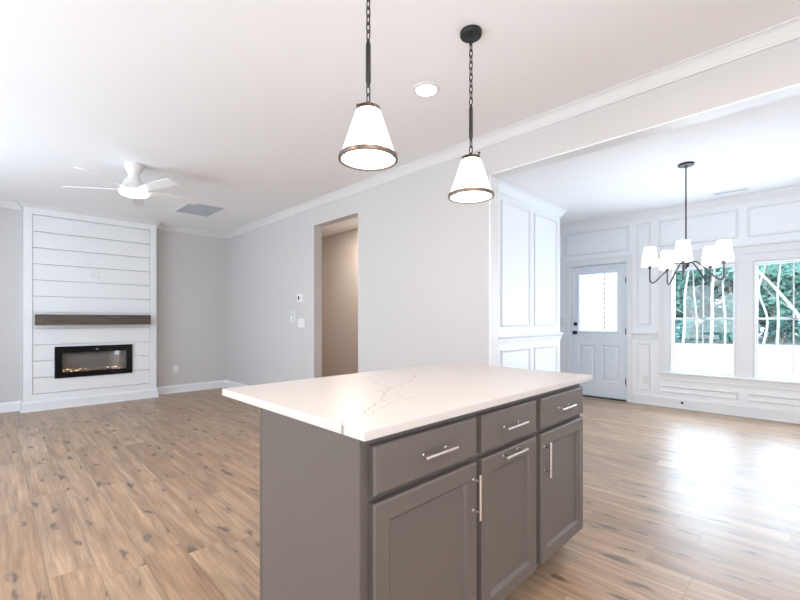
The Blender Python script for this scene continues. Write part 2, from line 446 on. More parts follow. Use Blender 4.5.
ZC = 2.750                                   # ceiling height
YW, WT = 2.976, 0.12                         # partition wall between living room and dining room
XE = -1.924                                  # end of that wall (cased opening starts)
XF, XW = -7.24, -7.425                       # fireplace front, fireplace wall
YD = 6.635                                   # window wall of the dining room
XD = -2.5                                    # left wall of the dining room
YE = 5.67                                    # its far end
EPS = 0.002

# ------------------------------------------------------------------ shell
bm = bmesh.new(); box(bm, -7.6, 2.75, -1.75, 6.8, -0.12, 0.0)
struct(link('floor', bm, M['floor']))
bm = bmesh.new(); box(bm, -7.6, 2.75, -1.75, 6.8, ZC, ZC + 0.12)
struct(link('ceiling', bm, M['ceil']))
# fireplace wall
bm = bmesh.new(); box(bm, XW - 0.15, XW, -1.75, YW + 1.4, 0, ZC)
struct(link('wall_fireplace', bm, M['wall']))
# partition wall with the hallway opening and the wide header
fm = Face('-Y', YW)
bm = bmesh.new()
fm.holes(bm, XW, 2.6, 0, ZC, WT, [(-4.591, -3.68, -1, 2.443), (XE, 2.6, -1, 2.44)])
struct(link('wall_partition', bm, M['wall']))
# white jamb boards lining the end of the partition and the header's soffit
bm = bmesh.new()
box(bm, XE, XE + 0.012, YW + 0.001, YW + WT + 0.004, 0, 2.44)
box(bm, XE, 1.7, YW + 0.001, YW + WT + 0.004, 2.428, 2.4395)
struct(link('trim_1', bm, M['white']))
# living room wall behind the camera, with two window holes and one opening added for fill light
fs = Face('+Y', -1.6)
bm = bmesh.new(); fs.holes(bm, XW, 2.6, 0, ZC, 0.15, [(-5.9, -4.1, 0.65, 2.25), (-3.3, -1.5, 0.65, 2.25), (0.5, 2.5, 0.02, 2.35)])
struct(link('wall_south', bm, M['wall']))
bm = bmesh.new(); box(bm, 2.6, 2.75, -1.75, YW, 0, ZC)
struct(link('wall_kitchen', bm, M['wall']))
# hallway behind the opening
bm = bmesh.new(); box(bm, XW, -4.0, 4.35, 4.47, 0, ZC); box(bm, -4.0, XD - 0.12, 4.35, 4.47, 0, ZC)
struct(link('wall_hallway', bm, M['hall']))
bm = bmesh.new(); box(bm, -6.7, -6.6, YW + WT, 4.35, 0, ZC)
struct(link('wall_hallway_end', bm, M['hall']))
# dining room, left wall and its return
bm = bmesh.new(); box(bm, XD - 0.12, XD, YW + WT, YE, 0, ZC); box(bm, -4.0, XD - 0.12, YE - 0.12, YE, 0, ZC)
box(bm, XD - 0.12, XE, YW + WT, YW + WT + 0.02, 0, ZC)
struct(link('wall_dining_left', bm, M['dining']))
bm = bmesh.new(); box(bm, -4.12, -4.0, YE - 0.12, YD + 0.15, 0, ZC)
struct(link('wall_foyer', bm, M['dining']))
# window wall
W1 = (-1.372, -0.668); W2 = (-0.499, 0.205); W3 = (0.374, 1.078); WZ = (0.49, 1.925)  # W3 is out of view, added to let in more daylight
DX = (-2.742, -1.932); DZ = 2.056
fw = Face('-Y', YD)
bm = bmesh.new()
fw.holes(bm, -4.0, 1.7, 0, ZC, 0.15, [(W[0], W[1], WZ[0], WZ[1]) for W in (W1, W2, W3)] + [(DX[0] - 0.02, DX[1] + 0.02, -1, DZ + 0.02)])
struct(link('wall_windows', bm, M['dining']))
fe = Face('-X', 1.7)
bm = bmesh.new(); fe.holes(bm, YW, YD + 0.15, 0, ZC, 0.15, [])
struct(link('wall_dining_right', bm, M['dining']))

# crown moulding
def crown(z=ZC, p=0.068, d=0.078):
    return [(0.0, z - d), (0.010, z - d), (0.010, z - d + 0.012), (0.016, z - d + 0.016), (0.024, z - d + 0.030), (p - 0.022, z - 0.022), (p - 0.012, z - 0.016),
            (p - 0.012, z - 0.010), (p, z - 0.008), (p, z - 0.0005), (0.0, z - 0.0005)]
YB0, YB1 = 0.275, 1.810
bm = bmesh.new()
sweep(bm, [(2.6, -1.6), (2.6, YW), (XW, YW), (XW, YB1 + 0.001), (XF, YB1 + 0.001), (XF, YB0 - 0.001), (XW, YB0 - 0.001), (XW, -1.6)], crown(), closed=True)
struct(link('trim_2', bm, M['crown']))
bm = bmesh.new()
sweep(bm, [(1.7, YW + WT + 0.001), (1.7, YD), (-4.0, YD), (-4.0, YE), (XD, YE), (XD, YW + WT + 0.021), (XE, YW + WT + 0.021), (XE, YW + WT + 0.001)], crown(d=0.10, p=0.075), closed=True)
struct(link('trim_3', bm, M['dining']))

# baseboards
def base(h=0.13, t=0.015):
    return [(0, 0.0005), (t + 0.010, 0.0005), (t + 0.010, 0.012), (t + 0.004, 0.019), (t, 0.020), (t, h - 0.025), (t * 0.6, h - 0.010), (t * 0.35, h), (0, h)]
bases = [('baseboard_left', [(XW, YB0), (XW, -1.6)], 0.13), ('baseboard_recess', [(-4.592, YW), (XW, YW), (XW, YB1 + 0.001)], 0.13),
         ('baseboard_partition', [(XE, YW), (-3.68, YW)], 0.13), ('baseboard_dining_left', [(-4.0, YE), (XD, YE), (XD, YW + WT + 0.02)], 0.15),
         ('baseboard_windows', [(1.7, YD), (DX[1] + 0.10, YD)], 0.15), ('baseboard_foyer', [(DX[0] - 0.09, YD), (-4.0, YD)], 0.15),
         ('baseboard_hallway', [(XD - 0.12, 4.35), (-6.6, 4.35)], 0.13)]
for nm, pth, h in bases:
    bm = bmesh.new(); sweep(bm, pth, base(h)); struct(link(nm, bm, M['white']))

# ------------------------------------------------------------------ fireplace breast with shiplap
ff = Face('+X', XF)
FB = (0.61, 1.462, 0.440, 0.815)        # firebox hole
bm = bmesh.new()
# core behind the boards, with a hole for the firebox
fc = Face('+X', XF - 0.045)
fc.holes(bm, YB0, YB1, 0, ZC, abs(XW) - abs(XF) - 0.045 - 0.0005, [(FB[0], FB[1], FB[2], FB[3])])
core = struct(link('wall_chimney', bm, M['white']))
# shiplap boards (surface pattern: one mesh)
bm = bmesh.new()
lines = [0.225, 0.441, 0.663, 0.876, 1.092, 1.308, 1.522, 1.737, 1.950, 2.164, 2.380, 2.60]
for a, b in zip(lines, lines[1:]):
    g = 0.0035
    zs = a + g, b - g
    if zs[1] > FB[2] and zs[0] < FB[3]:
        ff.holes(bm, 0.365, 1.717, zs[0], zs[1], 0.0445, [(FB[0], FB[1], max(FB[2], zs[0]) if FB[2] > zs[0] else zs[0], min(FB[3], zs[1]))])
    else:
        ff.box(bm, 0.365, 1.717, zs[0], zs[1], -0.0445, 0, bev=0.001)
link('shiplap_boards', bm, M['white'], core)
# flat surround: stiles, head and bottom rail, proud of the boards
bm = bmesh.new()
ff.box(bm, YB0, 0.363, 0.0, ZC - 0.001, -0.0445, 0.012, bev=0.001)
ff.box(bm, 1.719, YB1, 0.0, ZC - 0.001, -0.0445, 0.012, bev=0.001)
ff.box(bm, 0.363, 1.719, 2.602, ZC - 0.001, -0.0445, 0.0119)
ff.box(bm, 0.363, 1.719, 0.0, 0.223, -0.0445, 0.0119)
link('surround', bm, M['white'], core)
bm = bmesh.new()
sweep(bm, [(XW, YB1 + 0.001), (XF + 0.012, YB1 + 0.001), (XF + 0.012, YB0 - 0.001), (XW, YB0 - 0.001)], base(0.135, 0.020))
struct(link('baseboard_chimney', bm, M['white']))

# mantel shelf
bm = bmesh.new(); box(bm, XF + 0.0005, XF + 0.155, 0.385, 1.700, 1.140, 1.280, bev=0.004)
o = link('mantel_shelf', bm, M['mantel']); tag(o, 'long dark weathered wood mantel beam fixed to the white shiplap chimney', 'mantel')

# electric fireplace
ef = empty('electric_fireplace', (XF, 1.036, 0.412))
off = Vector(ef.location)
def rel(bm, o): bmesh.ops.translate(bm, verts=bm.verts[:], vec=-Vector(o.location))
bm = bmesh.new(); ff.ring(bm, 0.587, 1.485, 0.412, 0.842, [(0, 0.0005), (0, 0.022), (0.004, 0.026), (0.074, 0.026), (0.076, 0.022), (0.076, 0.0005)])
# wider top and bottom bars so the glass sits low like the real one
ff.box(bm, 0.655, 1.418, 0.755, 0.775, 0.001, 0.0258)
rel(bm, ef); link('frame', bm, M['blackgl'], ef)
bm = bmesh.new()
ff.box(bm, FB[0] + 0.002, FB[1] - 0.002, FB[2] + 0.002, FB[3] - 0.002, -0.135, -0.128)
ff.box(bm, FB[0] + 0.002, FB[0] + 0.01, FB[2] + 0.002, FB[3] - 0.002, -0.128, 0.0)
ff.box(bm, FB[1] - 0.01, FB[1] - 0.002, FB[2] + 0.002, FB[3] - 0.002, -0.128, 0.0)
ff.box(bm, FB[0] + 0.01, FB[1] - 0.01, FB[2] + 0.002, FB[2] + 0.045, -0.128, 0.0)
ff.box(bm, FB[0] + 0.01, FB[1] - 0.01, FB[3] - 0.05, FB[3] - 0.002, -0.128, 0.0)
rel(bm, ef); link('firebox', bm, M['fire_in'], ef)
bm = bmesh.new(); rnd = random.Random(3)
bm2 = bmesh.new()
for i in range(380):
    y = rnd.uniform(0.668, 1.405); n = rnd.uniform(-0.115, -0.012); s = rnd.uniform(0.006, 0.013)
    hump = 0.012 * (0.5 + 0.5 * math.sin(y * 23 + n * 30)) + rnd.uniform(0, 0.018)
    t = bm2 if rnd.random() < 0.16 else bm
    r = bmesh.ops.create_icosphere(t, subdivisions=1, radius=s)
    mt = Matrix.Rotation(rnd.uniform(0, 3), 3, Vector((rnd.random(), rnd.random(), 1)).normalized())
    p = ff(y, 0.487 + hump, n)
    for v in r['verts']: v.co = mt @ Vector((v.co.x, v.co.y * 1.3, v.co.z * 0.9)) + p
rel(bm, ef); rel(bm2, ef)
c = link('crystal_bed', bm, M['cryst'], ef); c['kind'] = 'stuff'
c = link('glowing_crystals', bm2, M['ember'], ef); c['kind'] = 'stuff'; c['label'] = 'lit amber crystals'
bm = bmesh.new(); ff.box(bm, 0.664, 1.409, 0.489, 0.754, 0.006, 0.010)
rel(bm, ef); link('front_glass', bm, M['fglass'], ef)
bm = bmesh.new(); ff.box(bm, 1.040, 1.066, 0.787, 0.792, 0.026, 0.027); ff.box(bm, 1.046, 1.060, 0.795, 0.798, 0.026, 0.027)
rel(bm, ef); c = link('control_mark', bm, M['plastic'], ef); c['label'] = 'tiny white mark on the top of the frame'
fl = area('firebox_fill', (XF - 0.05, 1.036, 0.758), (0, -20, 0), 0.06, 0.7, 0.55, (1.0, 0.93, 0.88)); fl.parent = ef; fl.location = fl.location - off  # added lamp that brightens the dark firebox interior
tag(ef, 'black framed linear electric fireplace with glowing amber crystals set in the shiplap', 'fireplace')

# plates and outlets -------------------------------------------------------
def plate(name, face, u, v, wd, ht, label, cat, kind='outlet', group=None):
    p = face(u, v, 0); e = empty(name, p)
    bm = bmesh.new(); face.ring(bm, u - wd / 2, u + wd / 2, v - ht / 2, v + ht / 2, [(0, 0.0004), (0, 0.004), (0.003, 0.006)], fill_last=True, fill_first=True)
    rel(bm, e); link('cover_plate', bm, M['plastic'], e)
    gangs = max(1, round(wd / 0.058)) if kind == 'rocker' else 1
    if kind == 'outlet':
        for dz in (-0.02, 0.02):
            bm = bmesh.new(); face.ring(bm, u - 0.016, u + 0.016, v + dz - 0.014, v + dz + 0.014, [(0, 0.005), (0, 0.008), (0.002, 0.009)], fill_last=True)
            rel(bm, e); so = link('socket', bm, M['plastic'], e)
            bm = bmesh.new()
            for du in (-0.006, 0.006): face.box(bm, u + du - 0.001, u + du + 0.001, v + dz - 0.002, v + dz + 0.007, 0.009, 0.0094)
            rel(bm, e); link('slots', bm, M['slot'], so)
    elif kind == 'rocker':
        for g in range(gangs):
            uu = u + (g - (gangs - 1) / 2) * 0.046
            bm = bmesh.new(); face.ring(bm, uu - 0.016, uu + 0.016, v - 0.033, v + 0.033, [(0, 0.005), (0, 0.009), (0.003, 0.010)], fill_last=True)
            rel(bm, e); link('rocker', bm, M['plastic'], e)
    tag(e, label, cat, group); return e
plate('media_plate', ff, 1.055, 1.868, 0.125, 0.118, 'white double cover plate on the shiplap above the mantel', 'outlet', 'rocker')
fwx = Face('+X', XW)
plate('wall_outlet', fwx, 2.138, 0.395, 0.075, 0.118, 'white power outlet low on grey wall right of the fireplace', 'outlet')
plate('wall_outlet', Face('-Y', YD), -1.671, 0.350, 0.075, 0.118, 'white power outlet inside the low moulding panel between front door and window', 'outlet')
plate('light_switch', Face('-Y', YD), -2.892, 1.174, 0.075, 0.118, 'white light switch on the strip of wall left of the front door', 'switch', 'rocker')
plate('light_switch', fm, -4.900, 1.165, 0.165, 0.118, 'wide white switch plate on the living room wall, below the thermostat', 'switch', 'rocker')
# thermostat
e = empty('thermostat', fm(-4.920, 1.505, 0))
bm = bmesh.new(); fm.ring(bm, -4.985, -4.855, 1.450, 1.562, [(0, 0.0004), (0, 0.018), (0.006, 0.024)], fill_last=True, fill_first=True); rel(bm, e); link('case', bm, M['plastic'], e)
bm = bmesh.new(); fm.box(bm, -4.952, -4.912, 1.480, 1.536, 0.024, 0.0255); rel(bm, e); link('screen', bm, M['slot'], e)
bm = bmesh.new(); fm.box(bm, -4.885, -4.868, 1.495, 1.515, 0.024, 0.0255); rel(bm, e); link('button', bm, M['vent'], e)
tag(e, 'small white thermostat with dark screen on the wall left of the opening', 'thermostat')
# fan remote in its cradle
e = empty('fan_remote', fm(-5.115, 1.248, 0))
bm = bmesh.new(); fm.ring(bm, -5.165, -5.065, 1.175, 1.325, [(0, 0.0004), (0, 0.010), (0.004, 0.013)], fill_last=True, fill_first=True); rel(bm, e); link('cradle', bm, M['plastic'], e)
bm = bmesh.new(); fm.box(bm, -5.140, -5.090, 1.190, 1.315, 0.013, 0.028, bev=0.003); rel(bm, e); rb = link('handset', bm, M['plastic'], e)
bm = bmesh.new()
for dz in (0, 0.022): fm.box(bm, -5.124, -5.108, 1.275 + dz, 1.287 + dz, 0.028, 0.0295)
rel(bm, e); link('buttons', bm, M['slot'], rb)
bm = bmesh.new(); fm.box(bm, -5.088, -5.078, 1.190, 1.310, 0.013, 0.026); rel(bm, e); link('side_rail', bm, M['vent'], e)
tag(e, 'white remote control in a wall cradle, left of and below the thermostat', 'remote')

# ------------------------------------------------------------------ panel mouldings of the dining room
MP = [(0, 0.0003), (0, 0.010), (0.004, 0.016), (0.010, 0.018), (0.016, 0.014), (0.024, 0.009), (0.030, 0.007), (0.030, 0.0003)]
trim_no = [4]
def moulding(face, u0, u1, v0, v1, prof=MP):
    bm = bmesh.new(); face.ring(bm, u0, u1, v0, v1, prof)
    o = struct(link('trim_%d' % trim_no[0], bm, M['white'])); trim_no[0] += 1; return o
moulding(fw, -2.826, -1.885, 2.235, 2.600)
moulding(fw, -1.785, -1.605, 1.135, 2.605)
moulding(fw, -1.785, -1.605, 0.205, 0.880)
moulding(fw, -1.509, -0.645, 2.232, 2.600)
moulding(fw, -0.556, 0.262, 2.232, 2.600)
moulding(fw, 0.350, 1.110, 2.232, 2.600)
moulding(fw, -1.505, -0.645, 0.205, 0.300)
moulding(fw, -0.556, 0.262, 0.205, 0.300)
moulding(fw, 0.350, 1.110, 0.205, 0.300)
moulding(fw, -3.80, -2.915, 2.235, 2.600)
fd = Face('+X', XD)
for (a, b) in ((4.110, 4.790), (4.900, 5.560), (3.20, 4.02)):
    moulding(fd, a, b, 1.130, 2.580)
    moulding(fd, a, b, 0.220, 0.860)
# chair rails
CR = [(0, 0.925), (0.012, 0.925), (0.012, 0.955), (0.018, 0.962), (0.018, 0.985), (0.030, 1.000), (0.034, 1.012), (0.034, 1.032), (0.0, 1.036)]
bm = bmesh.new(); sweep(bm, [(-4.0, YE), (XD, YE), (XD, YW + WT + 0.021)], CR); struct(link('trim_%d' % trim_no[0], bm, M['white'])); trim_no[0] += 1
bm = bmesh.new(); sweep(bm, [(-1.515, YD), (-1.846, YD)], CR); struct(link('trim_%d' % trim_no[0], bm, M['white'])); trim_no[0] += 1

# ------------------------------------------------------------------ windows
def window(no, W):
    u0, u1 = W; v0, v1 = WZ
    root = empty('window_%d' % no, fw(u0, v0, 0)); root['kind'] = 'structure'
    def L(nm, bm, m, par=root): rel(bm, root); return link(nm, bm, m, par)
    # casing: two sides and a head
    bm = bmesh.new(); cw = 0.085
    # sides and head as mitred boards
    fw.box(bm, u0 - cw, u0 - 0.004, v0 - 0.001, v1 + 0.004, 0.0005, 0.018, bev=0.002)
    fw.box(bm, u1 + 0.004, u1 + cw, v0 - 0.001, v1 + 0.004, 0.0005, 0.018, bev=0.002)
    fw.box(bm, u0 - cw, u1 + cw, v1 + 0.004, v1 + 0.095, 0.0005, 0.018, bev=0.002)
    L('casing', bm, M['white'])
    bm = bmesh.new(); fw.ring(bm, u0, u1, v0, v1, [(0.0, 0.004), (0.016, 0.004), (0.016, -0.14), (0.0, -0.14)])
    L('jamb', bm, M['white'])
    vm = 1.222
    for nm, a, b, n in (('upper_sash', vm - 0.006, v1 - 0.016, -0.09), ('lower_sash', v0 + 0.016, vm + 0.006, -0.05)):
        bm = bmesh.new(); s0, s1 = u0 + 0.016, u1 - 0.016; sw = 0.020
        fw.ring(bm, s0, s1, a, b, [(0, n), (sw - 0.005, n), (sw, n - 0.006), (sw, n - 0.03), (0, n - 0.03), (0, n)])
        mid = (s0 + s1) / 2
        fw.box(bm, mid - 0.007, mid + 0.007, a + sw - 0.003, b - sw + 0.003, n - 0.022, n - 0.008)
        if nm == 'lower_sash':
            fw.box(bm, mid - 0.03, mid + 0.03, b - 0.006, b + 0.008, n - 0.025, n)
        sa = L(nm, bm, M['white'])
        bm = bmesh.new(); fw.box(bm, s0 + sw - 0.004, s1 - sw + 0.004, a + sw - 0.004, b - sw + 0.004, n - 0.017, n - 0.013)
        L('glass', bm, M['glass'], sa)
    return root
for i, W in enumerate((W1, W2, W3)): window(i + 1, W)
# continuous stool and apron, backband and head shelf under all the windows
bm = bmesh.new()
fw.box(bm, -1.515, 1.25, 0.462, 0.489, 0.0005, 0.050, bev=0.006)
fw.box(bm, -1.495, 1.23, 0.388, 0.462, 0.0005, 0.019, bev=0.002)
fw.box(bm, -1.495, 1.23, 0.385, 0.400, 0.019, 0.026, bev=0.002)
struct(link('trim_%d' % trim_no[0], bm, M['white'])); trim_no[0] += 1
bm = bmesh.new()
fw.box(bm, -1.560, 1.25, 2.118, 2.140, 0.0005, 0.030, bev=0.004)
fw.box(bm, -1.520, 1.25, 2.024, 2.118, 0.0005, 0.014, bev=0.002)
struct(link('trim_%d' % trim_no[0], bm, M['white'])); trim_no[0] += 1
bm = bmesh.new()
fw.box(bm, -1.520, -1.461, 0.489, 2.020, 0.0005, 0.012, bev=0.001)
struct(link('trim_%d' % trim_no[0], bm, M['white'])); trim_no[0] += 1

# black cable grommet low on the window wall
bm = bmesh.new(); lathe(bm, [(0.0, 0), (0.016, 0), (0.016, 0.008), (0.010, 0.014), (0.010, 0.030), (0.0, 0.032)], axis='Y', n=20)
bmesh.ops.scale(bm, vec=(1, -1, 1), verts=bm.verts[:])
o = link('cable_outlet', bm, M['rubber'], smooth=True); o.location = (-1.233, YD - 0.0155, 0.082)
tag(o, 'small round black cable outlet on the white baseboard under the windows', 'cable outlet')

# ------------------------------------------------------------------ front door
dr = empty('door_1', (DX[0], YD, 0.02)); dr['kind'] = 'structure'
def LD(nm, bm, m, par=dr, smooth=False): rel(bm, dr); return link(nm, bm, m, par, smooth)
u0, u1, v0, v1 = DX[0], DX[1], 0.022, DZ
GL = (-2.640, -2.045, 1.020, 1.945)
PN = [(-2.638, -2.382, 0.262, 0.815), (-2.288, -2.032, 0.262, 0.815)]
nD = -0.03
bm = bmesh.new()
fdn = Face('-Y', YD + 0.03)
fdn.holes(bm, u0, u1, v0, v1, 0.044, [(GL[0], GL[1], GL[2], GL[3])] + [(p[0], p[1], p[2], p[3]) for p in PN])
LD('slab', bm, M['door'])
for p in PN:
    bm = bmesh.new(); fdn.ring(bm, *p, [(0, 0), (0.008, -0.010), (0.018, -0.012), (0.028, -0.012), (0.050, -0.003), (0.055, -0.002)], fill_last=True)
    LD('raised_panel', bm, M['door'])
bm = bmesh.new(); fdn.ring(bm, *GL, [(-0.012, 0.0003), (-0.012, 0.008), (-0.004, 0.014), (0.010, 0.012), (0.018, 0.002), (0.020, -0.012)])
LD('glass_frame', bm, M['door'])
bm = bmesh.new(); fdn.box(bm, GL[0] + 0.016, GL[1] - 0.016, GL[2] + 0.016, GL[3] - 0.016, -0.016, -0.012)
dg = LD('glass', bm, M['glass'])
bm = bmesh.new(); k = GL[2] + 0.024
while k < GL[3] - 0.02:
    vs = [bm.verts.new(fdn(*q)) for q in ((GL[0] + 0.02, k, -0.022), (GL[1] - 0.02, k, -0.022), (GL[1] - 0.02, k + 0.0145, -0.026), (GL[0] + 0.02, k + 0.0145, -0.026))]
    bm.faces.new(vs); k += 0.0142
bl = LD('blind', bm, M['blind'], dr)
bm = bmesh.new(); k = GL[2] + 0.05; cxx = -2.252
while k < GL[3] - 0.03:
    fdn.box(bm, cxx - 0.006, cxx + 0.006, k, k + 0.045, -0.0205, -0.0185); k += 0.075
LD('ladder_cord', bm, M['blackm'], bl)
# knob and deadbolt
for nm, z, prof in (('knob', 1.005, [(0, 0), (0.031, 0), (0.031, 0.008), (0.012, 0.012), (0.010, 0.035), (0.022, 0.042), (0.029, 0.055), (0.024, 0.066), (0.0, 0.070)]),
                    ('deadbolt', 1.142, [(0, 0), (0.030, 0), (0.030, 0.010), (0.026, 0.016), (0.0, 0.017)])):
    bm = bmesh.new(); lathe(bm, prof, axis='Y', n=24); bmesh.ops.scale(bm, vec=(1, -1, 1), verts=bm.verts[:])
    if nm == 'deadbolt': box(bm, -0.005, 0.005, -0.034, -0.016, -0.014, 0.014, bev=0.002)
    bmesh.ops.translate(bm, verts=bm.verts[:], vec=(-2.683, YD + 0.0295, z)); LD(nm, bm, M['blackm'], smooth=True)
for z in (1.800, 1.036, 0.290):
    bm = bmesh.new(); bx = u1 + 0.006
    lathe(bm, [(0, -0.052), (0.006, -0.056), (0.0115, -0.050), (0.0115, 0.050), (0.006, 0.056), (0, 0.052)], center=(bx, YD + 0.018, z), n=12)
    box(bm, bx - 0.024, bx + 0.010, YD + 0.0275, YD + 0.0295, z - 0.045, z + 0.045)
    LD('hinge', bm, M['blackm'], smooth=False)
bm = bmesh.new(); box(bm, u0 - 0.012, u1 + 0.012, YD - 0.012, YD + 0.12, 0.0, 0.014, bev=0.003)
LD('threshold', bm, M['blackm'])
# jamb and casing
bm = bmesh.new()
fw.box(bm, u0 - 0.020, u0 - 0.004, 0.0, DZ + 0.004, -0.15, 0.003); fw.box(bm, u1 + 0.004, u1 + 0.020, 0.0, DZ + 0.004, -0.15, 0.003)
fw.box(bm, u0 - 0.020, u1 + 0.020, DZ + 0.004, DZ + 0.020, -0.15, 0.003)
# stops behind the slab
fw.box(bm, u0 - 0.004, u0 + 0.012, 0.014, DZ + 0.004, -0.09, -0.076); fw.box(bm, u1 - 0.012, u1 + 0.004, 0.014, DZ + 0.004, -0.09, -0.076)
fw.box(bm, u0 - 0.004, u1 + 0.004, DZ - 0.012, DZ + 0.004, -0.09, -0.076)
LD('jamb', bm, M['door'])
bm = bmesh.new()
fw.box(bm, u0 - 0.095, u0 - 0.014, 0.0, DZ + 0.014, 0.0005, 0.018, bev=0.003); fw.box(bm, u1 + 0.014, u1 + 0.085, 0.0, DZ + 0.014, 0.0005, 0.018, bev=0.003)
fw.box(bm, u0 - 0.095, u1 + 0.085, DZ + 0.014, DZ + 0.085, 0.0005, 0.018, bev=0.003)
fw.box(bm, u0 - 0.110, u1 + 0.100, DZ + 0.085, DZ + 0.105, 0.0005, 0.030, bev=0.004)
LD('casing', bm, M['white'])

# ------------------------------------------------------------------ kitchen island
isl = empty('kitchen_island', (-1.12, 1.42, 0))
def LI(nm, bm, m, par=isl, smooth=False): rel(bm, isl); return link(nm, bm, m, par, smooth)
CX0, CX1, CY0, CY1 = -1.400, -0.850, 0.694, 2.166
ZT = 0.8855
bm = bmesh.new(); box(bm, CX0, CX1 - 0.02, CY0, CY1, 0.115, ZT - 0.0005); LI('carcass', bm, M['cab'])
# face frame
fi = Face('+X', CX1)
bm = bmesh.new()
dr_y = [(0.722, 1.200), (1.232, 1.638), (1.682, 2.142)]
fi.holes(bm, CY0, CY1, 0.115, ZT - 0.0005, 0.0195, [(a + 0.02, b - 0.02, 0.745, 0.850) for a, b in dr_y] + [(a + 0.02, b - 0.02, 0.155, 0.690) for a, b in dr_y])
LI('face_frame', bm, M['cab'])
bm = bmesh.new(); box(bm, CX0 - 0.001, CX1 + 0.006, CY0 - 0.006, CY0 - 0.0005, 0.0, ZT - 0.0005, bev=0.001); LI('end_panel', bm, M['cab'])
bm = bmesh.new(); box(bm, CX0, CX1 - 0.003, CY1 + 0.0005, CY1 + 0.006, 0.115, ZT - 0.0005, bev=0.001); LI('end_panel', bm, M['cab'])
bm = bmesh.new(); box(bm, CX0 - 0.016, CX0 - 0.002, CY0 - 0.008, CY1 + 0.006, 0.0, ZT - 0.0005, bev=0.002); LI('back_panel', bm, M['cab'])
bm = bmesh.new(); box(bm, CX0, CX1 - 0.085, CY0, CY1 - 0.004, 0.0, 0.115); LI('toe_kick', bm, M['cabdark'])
def bar_handle(par, a, b, r=0.0055):
    """a, b ends of the bar (world); posts go back to the front face"""
    a, b = Vector(a), Vector(b); bm = bmesh.new(); tube(bm, [a, b], r, 14)
    d = b - a
    for t in (0.16, 0.84):
        p = a + d * t; tube(bm, [(CX1 + 0.0275, p.y, p.z), (p.x, p.y, p.z)], 0.0045, 12)
        tube(bm, [(CX1 + 0.0275, p.y, p.z), (CX1 + 0.0305, p.y, p.z)], 0.0068, 12)
    o = LI('handle', bm, M['nickel'], par, True); o['label'] = 'brushed nickel bar handle'
HX = -0.792
for i, (a, b) in enumerate(dr_y):
    bm = bmesh.new(); fi.ring(bm, a, b, 0.727, 0.863, [(0, 0.001), (0, 0.022), (0.006, 0.027), (0.007, 0.0275)], fill_last=True, fill_first=True)
    d = LI('drawer_front', bm, M['cab'])
    c = ((a + b) / 2, (a + b) / 2, (a + b) / 2)[i]
    c += (0.008, -0.008, -0.014)[i]
    bar_handle(d, (HX, c - 0.077, 0.798), (HX, c + 0.077, 0.798))
shaker = [(0, 0.001), (0, 0.022), (0.005, 0.027), (0.006, 0.0275), (0.054, 0.0275), (0.060, 0.024), (0.066, 0.016), (0.068, 0.015)]
for i, (a, b) in enumerate(dr_y):
    bm = bmesh.new(); fi.ring(bm, a, b + (0.002 if i == 1 else 0.0), 0.137, 0.707, shaker, fill_last=True, fill_first=True)
    d = LI('cabinet_door', bm, M['cab'])
    if i == 0: bar_handle(d, (HX, b - 0.028, 0.523), (HX, b - 0.028, 0.678))
    if i == 1: bar_handle(d, (HX, 1.340, 0.692), (HX, 1.500, 0.692))
    if i == 2: bar_handle(d, (HX, a + 0.022, 0.524), (HX, a + 0.022, 0.676))
tag(isl, 'grey painted kitchen island cabinet with three drawers over three doors', 'kitchen island')

bm = bmesh.new(); box(bm, -1.750, -0.817, 0.682, 2.241, 0.886, 0.914, bev=0.003, seg=2)
o = link('quartz_countertop', bm, M['quartz']); tag(o, 'white quartz countertop with thin grey veins lying on the grey island', 'countertop')

